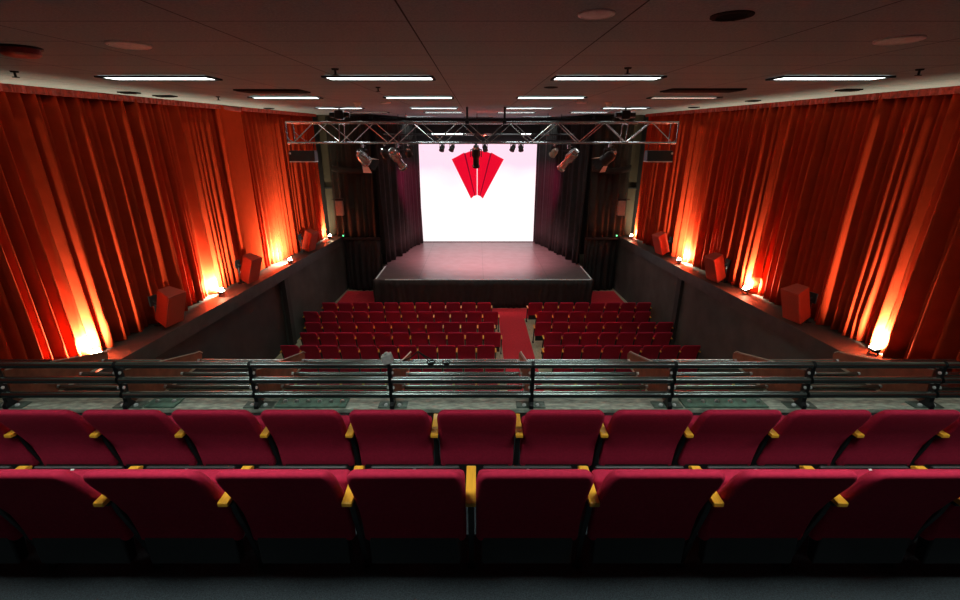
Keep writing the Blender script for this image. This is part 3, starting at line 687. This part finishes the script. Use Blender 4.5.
# chain hoists
for xh, w_ in ((-3.66, 'left'), (3.95, 'right')):
    zc = ceil_z(12.95); t = thing('chain_hoist', 'black motor hoist on the ceiling holding the %s part of the truss' % w_, 'hoist', (xh, 12.95, zc))
    b_ = NB(); add_box(b_, -.12, .12, -.1, .1, -.30, -.08, bev=.03); add_tube(b_, (-.26, 0, -.19), (.26, 0, -.19), .07, 14); obj('motor', b_, M['plastic'], t, smooth=True)
    b_ = NB(); add_box(b_, -.10, .10, -.10, .10, -.02, 0); add_tube(b_, (0, 0, -.02), (0, 0, -.1), .02, 8); obj('ceiling_mount', b_, M['blackmetal'], t)
    b_ = NB(); add_tube(b_, (0, 0, -.3), (0, 0, -.42), .012, 8); obj('chain', b_, M['alu'], t)
    b_ = NB()
    for dy in (-.25, .25): add_path(b_, [(0, 0, -.40), (.03, dy, -.44), (0, dy, TZ0-zc)], .016, 8)
    obj('sling', b_, M['alu'], t)
# two drop rods with a red banner-less frame
for x, w_ in ((at_y(467, 110, 12.6)[0], 'left'), (at_y(505, 110, 12.6)[0], 'right')):
    t = thing('drop_rod', 'black vertical rod from the ceiling down to the truss, %s of the pair' % w_, 'rod', (x, TY, TZ1))
    b_ = NB(); add_tube(b_, (0, 0, .03), (0, 0, ceil_z(TY)-TZ1), .03, 10); obj('rod', b_, M['plastic'], t)
    b_ = NB(); add_box(b_, -.05, .05, -.05, .05, -.04, .05, bev=.008); obj('clamp', b_, M['plastic'], t)

# stage lanterns
def make_lantern(x, y, z, aim, label, kind='profile', doors=False, body='plastic', lens='frost', s_=1.0, lit=None):
    t = thing('stage_lantern', label, 'stage light', (x, y, z), (0, 0, 0), 'stage lanterns hanging from the truss')
    b_ = NB(); add_box(b_, -.035*s_, .035*s_, -.045*s_, .045*s_, -.05*s_, .05*s_, bev=.01); add_tube(b_, (.03*s_, 0, 0), (.08*s_, 0, 0), .01*s_, 8); obj('clamp', b_, M['alu'], t)
    b_ = NB(); add_path(b_, [(-.15*s_, 0, -.30*s_), (-.15*s_, 0, -.10*s_), (.15*s_, 0, -.10*s_), (.15*s_, 0, -.30*s_)], .013*s_, 8); obj('yoke', b_, M['blackmetal'], t)
    q = Vector(aim).normalized().to_track_quat('Z', 'Y').to_matrix().to_4x4(); mt = Matrix.Translation((0, 0, -.30*s_)) @ q
    b_ = NB()
    if kind == 'profile': add_lathe(b_, [(r*s_, z_*s_) for r, z_ in ((.06, -.26), (.11, -.24), (.125, -.05), (.085, .02), (.085, .24), (.105, .25), (.105, .30))], 18, mt)
    else: add_lathe(b_, [(r*s_, z_*s_) for r, z_ in ((.05, -.18), (.10, -.16), (.14, -.05), (.145, .16), (.155, .17), (.155, .19))], 18, mt)
    bo = obj('body', b_, M[body], t, smooth=True)
    zl = .302 if kind == 'profile' else .192; rl = .098 if kind == 'profile' else .14
    b_ = NB(); add_lathe(b_, [(rl*s_, zl*s_), (rl*.9*s_, (zl+.008)*s_), (.02*s_, (zl+.016)*s_)], 18, mt); obj('lens', b_, M[lens], t, smooth=True)
    b_ = NB(); add_lathe(b_, [(r*s_, z_*s_) for r, z_ in ((.04, -.33), (.075, -.32), (.08, -.255))], 14, mt) if kind == 'profile' else add_lathe(b_, [(.03*s_, -.24*s_), (.05*s_, -.17*s_)], 12, mt)
    obj('rear_cap', b_, M['alu'], t, smooth=True)
    if doors:
        for k in range(4):
            dm = mt @ Matrix.Rotation(k*PI/2, 4, 'Z') @ Matrix.Translation((0, .14*s_, .2*s_)) @ Matrix.Rotation(math.radians(-28), 4, 'X')
            b_ = NB(); add_prism(b_, [(-.11*s_, 0), (.11*s_, 0), (.16*s_, .18*s_), (-.16*s_, .18*s_)], -.003, .003, axis='y'); b_.transform(dm); obj('barn_door', b_, M['domewhite'] if k in (0, 2) else M['blackmetal'], t)
    return t
def tx(px, y=TY, py=143): return at_y(px, py, y)[0]
make_lantern(tx(362), TY-.02, TZ0-.07, (.35, .55, -.55), 'profile lantern with pale lens ring hanging left under the truss', 'par', True, 'alu', 'frost', 1.0)
make_lantern(tx(397), TY-.02, TZ0-.07, (.25, .55, -.55), 'grey round-backed lantern hanging second from left under the truss', 'profile', False, 'alu', 'frost', 1.15)
make_lantern(tx(476), TY-.02, TZ0-.07, (0, .35, -.8), 'black lantern in front of the red emblem at the middle of the truss', 'profile', False, 'plastic', 'plastic', .95)
make_lantern(tx(569), TY-.02, TZ0-.09, (-.35, .45, -.55), 'grey ring-fronted lantern hanging right of the screen under the truss', 'profile', False, 'alu', 'frost', 1.15)
make_lantern(tx(610), TY-.02, TZ0-.06, (-.45, .4, -.45), 'lantern with lit open barn doors hanging at the right under the truss', 'par', True, 'blackmetal', 'warmlens', 1.0)
make_lantern(tx(380), TB+.02, TZ0-.05, (.2, .6, -.5), 'small dark lantern on the rear chord between the two left lanterns', 'par', False, 'plastic', 'plastic', .7)
make_lantern(tx(405), TB+.02, TZ0-.05, (.1, .6, -.5), 'small lantern with a bright lens on the rear chord left of screen', 'par', False, 'plastic', 'frost', .65)
make_lantern(tx(558), TB+.02, TZ0-.05, (-.3, .5, -.5), 'small spotted lantern on the rear chord just right of screen', 'par', False, 'beigebox', 'frost', .65)
# floodlights hanging at the truss ends
for px, w_ in ((302, 'left'), (660, 'right')):
    x = tx(px, TY); t = thing('floodlight', 'dark box floodlight with pale lower lip hanging under the %s end of truss' % w_, 'floodlight', (x, TY, TZ0-.52))
    b_ = NB(); add_prism(b_, [(-.16, .06), (-.10, .33), (.12, .33), (.16, .06)], -.34, .34, axis='x', bev=.012); obj('housing', b_, M['plastic'], t)
    b_ = NB(); add_box(b_, -.33, .33, -.17, .15, .035, .062, bev=.006); obj('lip', b_, M['domewhite'], t)
    b_ = NB(); add_tube(b_, (-.30, 0, .33), (-.30, 0, .50), .01, 8); add_tube(b_, (.30, 0, .33), (.30, 0, .50), .01, 8); obj('hanger', b_, M['blackmetal'], t)
    b_ = NB(); add_lathe(b_, [(.03, 0), (.02, .02)], 10, Matrix.Translation((-.3 if px < 400 else .3, -.15, .26)) @ Matrix.Rotation(PI/2, 4, 'X')); obj('latch', b_, M['bolt'], t)
# rear lighting bar over the stage
BY = 17.2; bz = at_y(477, 141, BY)[2]
bar = thing('lighting_bar', 'dark pipe bar carrying small lanterns above the front of the stage', 'lighting bar', (0, BY, bz))
b_ = NB(); add_tube(b_, (-3.6, 0, 0), (3.9, 0, 0), .03, 10); obj('pipe', b_, M['blackmetal'], bar)
for x in (-2.8, 3.0): b_ = NB(); add_tube(b_, (x, 0, .03), (x, 0, ceil_z(BY)-bz-.03), .012, 8); obj('hanger', b_, M['blackmetal'], bar)
for px, lb in ((442, 'leftmost'), (452, 'second'), (485, 'third'), (513, 'fourth'), (521, 'rightmost')):
    make_lantern(at_y(px, 143, BY)[0], BY, bz-.05, (random.uniform(-.4, .4), -.5, -.7), 'small black lantern over the stage, %s seen against the white screen' % lb, 'par', False, 'plastic', 'plastic', .62)
bar2z = at_y(477, 134.5, 16.4)[2]
t = thing('lighting_bar', 'pale steel bars seen through the truss above the stage front', 'lighting bar', (0, 16.4, bar2z))
for xa, xb in ((432, 463), (464.5, 475), (484, 492), (521, 531), (540, 549)):
    b_ = NB(); add_tube(b_, (at_y(xa, 135, 16.4)[0], 0, 0), (at_y(xb, 135, 16.4)[0], 0, 0), .035, 10); obj('sleeve', b_, M['alu'], t)
b_ = NB(); add_tube(b_, (-3.2, 0, 0), (3.3, 0, 0), .024, 10)
for x in (-2.4, 0, 2.4): add_tube(b_, (x, 0, 0), (x, 0, ceil_z(16.4)-bar2z-.03), .012, 8)
obj('pipe', b_, M['blackmetal'], t)

# coloured stage light from the bar: magenta wash on the side drapes
spot('colour_wash', None, (-2.1, 17.8, 5.7), (-3.05, 22.0, 3.4), 1100, (1, .05, .20), math.radians(44), .8, .1)
spot('colour_wash', None, (2.1, 17.8, 5.7), (3.05, 22.0, 3.4), 1100, (1, .05, .20), math.radians(44), .8, .1)
for xw in (-.5, .9): spot('colour_wash', None, (xw, 17.8, 5.75), (.2, 19.4, 1.1), 2300, (1, .36, .42), math.radians(96), .9, .15)  # unseen red spots added to turn the stage floor pink
spot('colour_wash', None, (.2, 16.6, 6.0), (.2, 14.6, 6.8), 45, (1, .12, .08), math.radians(140), .9, .15)  # unseen lamp added for the red light reflected onto the ceiling

# ------------------------------------------------------------------ world and view
w = bpy.data.worlds.new('world'); sc.world = w; w.use_nodes = True
w.node_tree.nodes['Background'].inputs['Color'].default_value = (.6, .7, .8, 1); w.node_tree.nodes['Background'].inputs['Strength'].default_value = .01
sc.view_settings.view_transform = 'Standard'; sc.view_settings.look = 'None'; sc.view_settings.gamma = 1
sc.view_settings.use_curve_mapping = False; sc.view_settings.exposure = 0.0
sc.cycles.use_denoising = True
sc.cycles.max_bounces = 6; sc.cycles.diffuse_bounces = 3
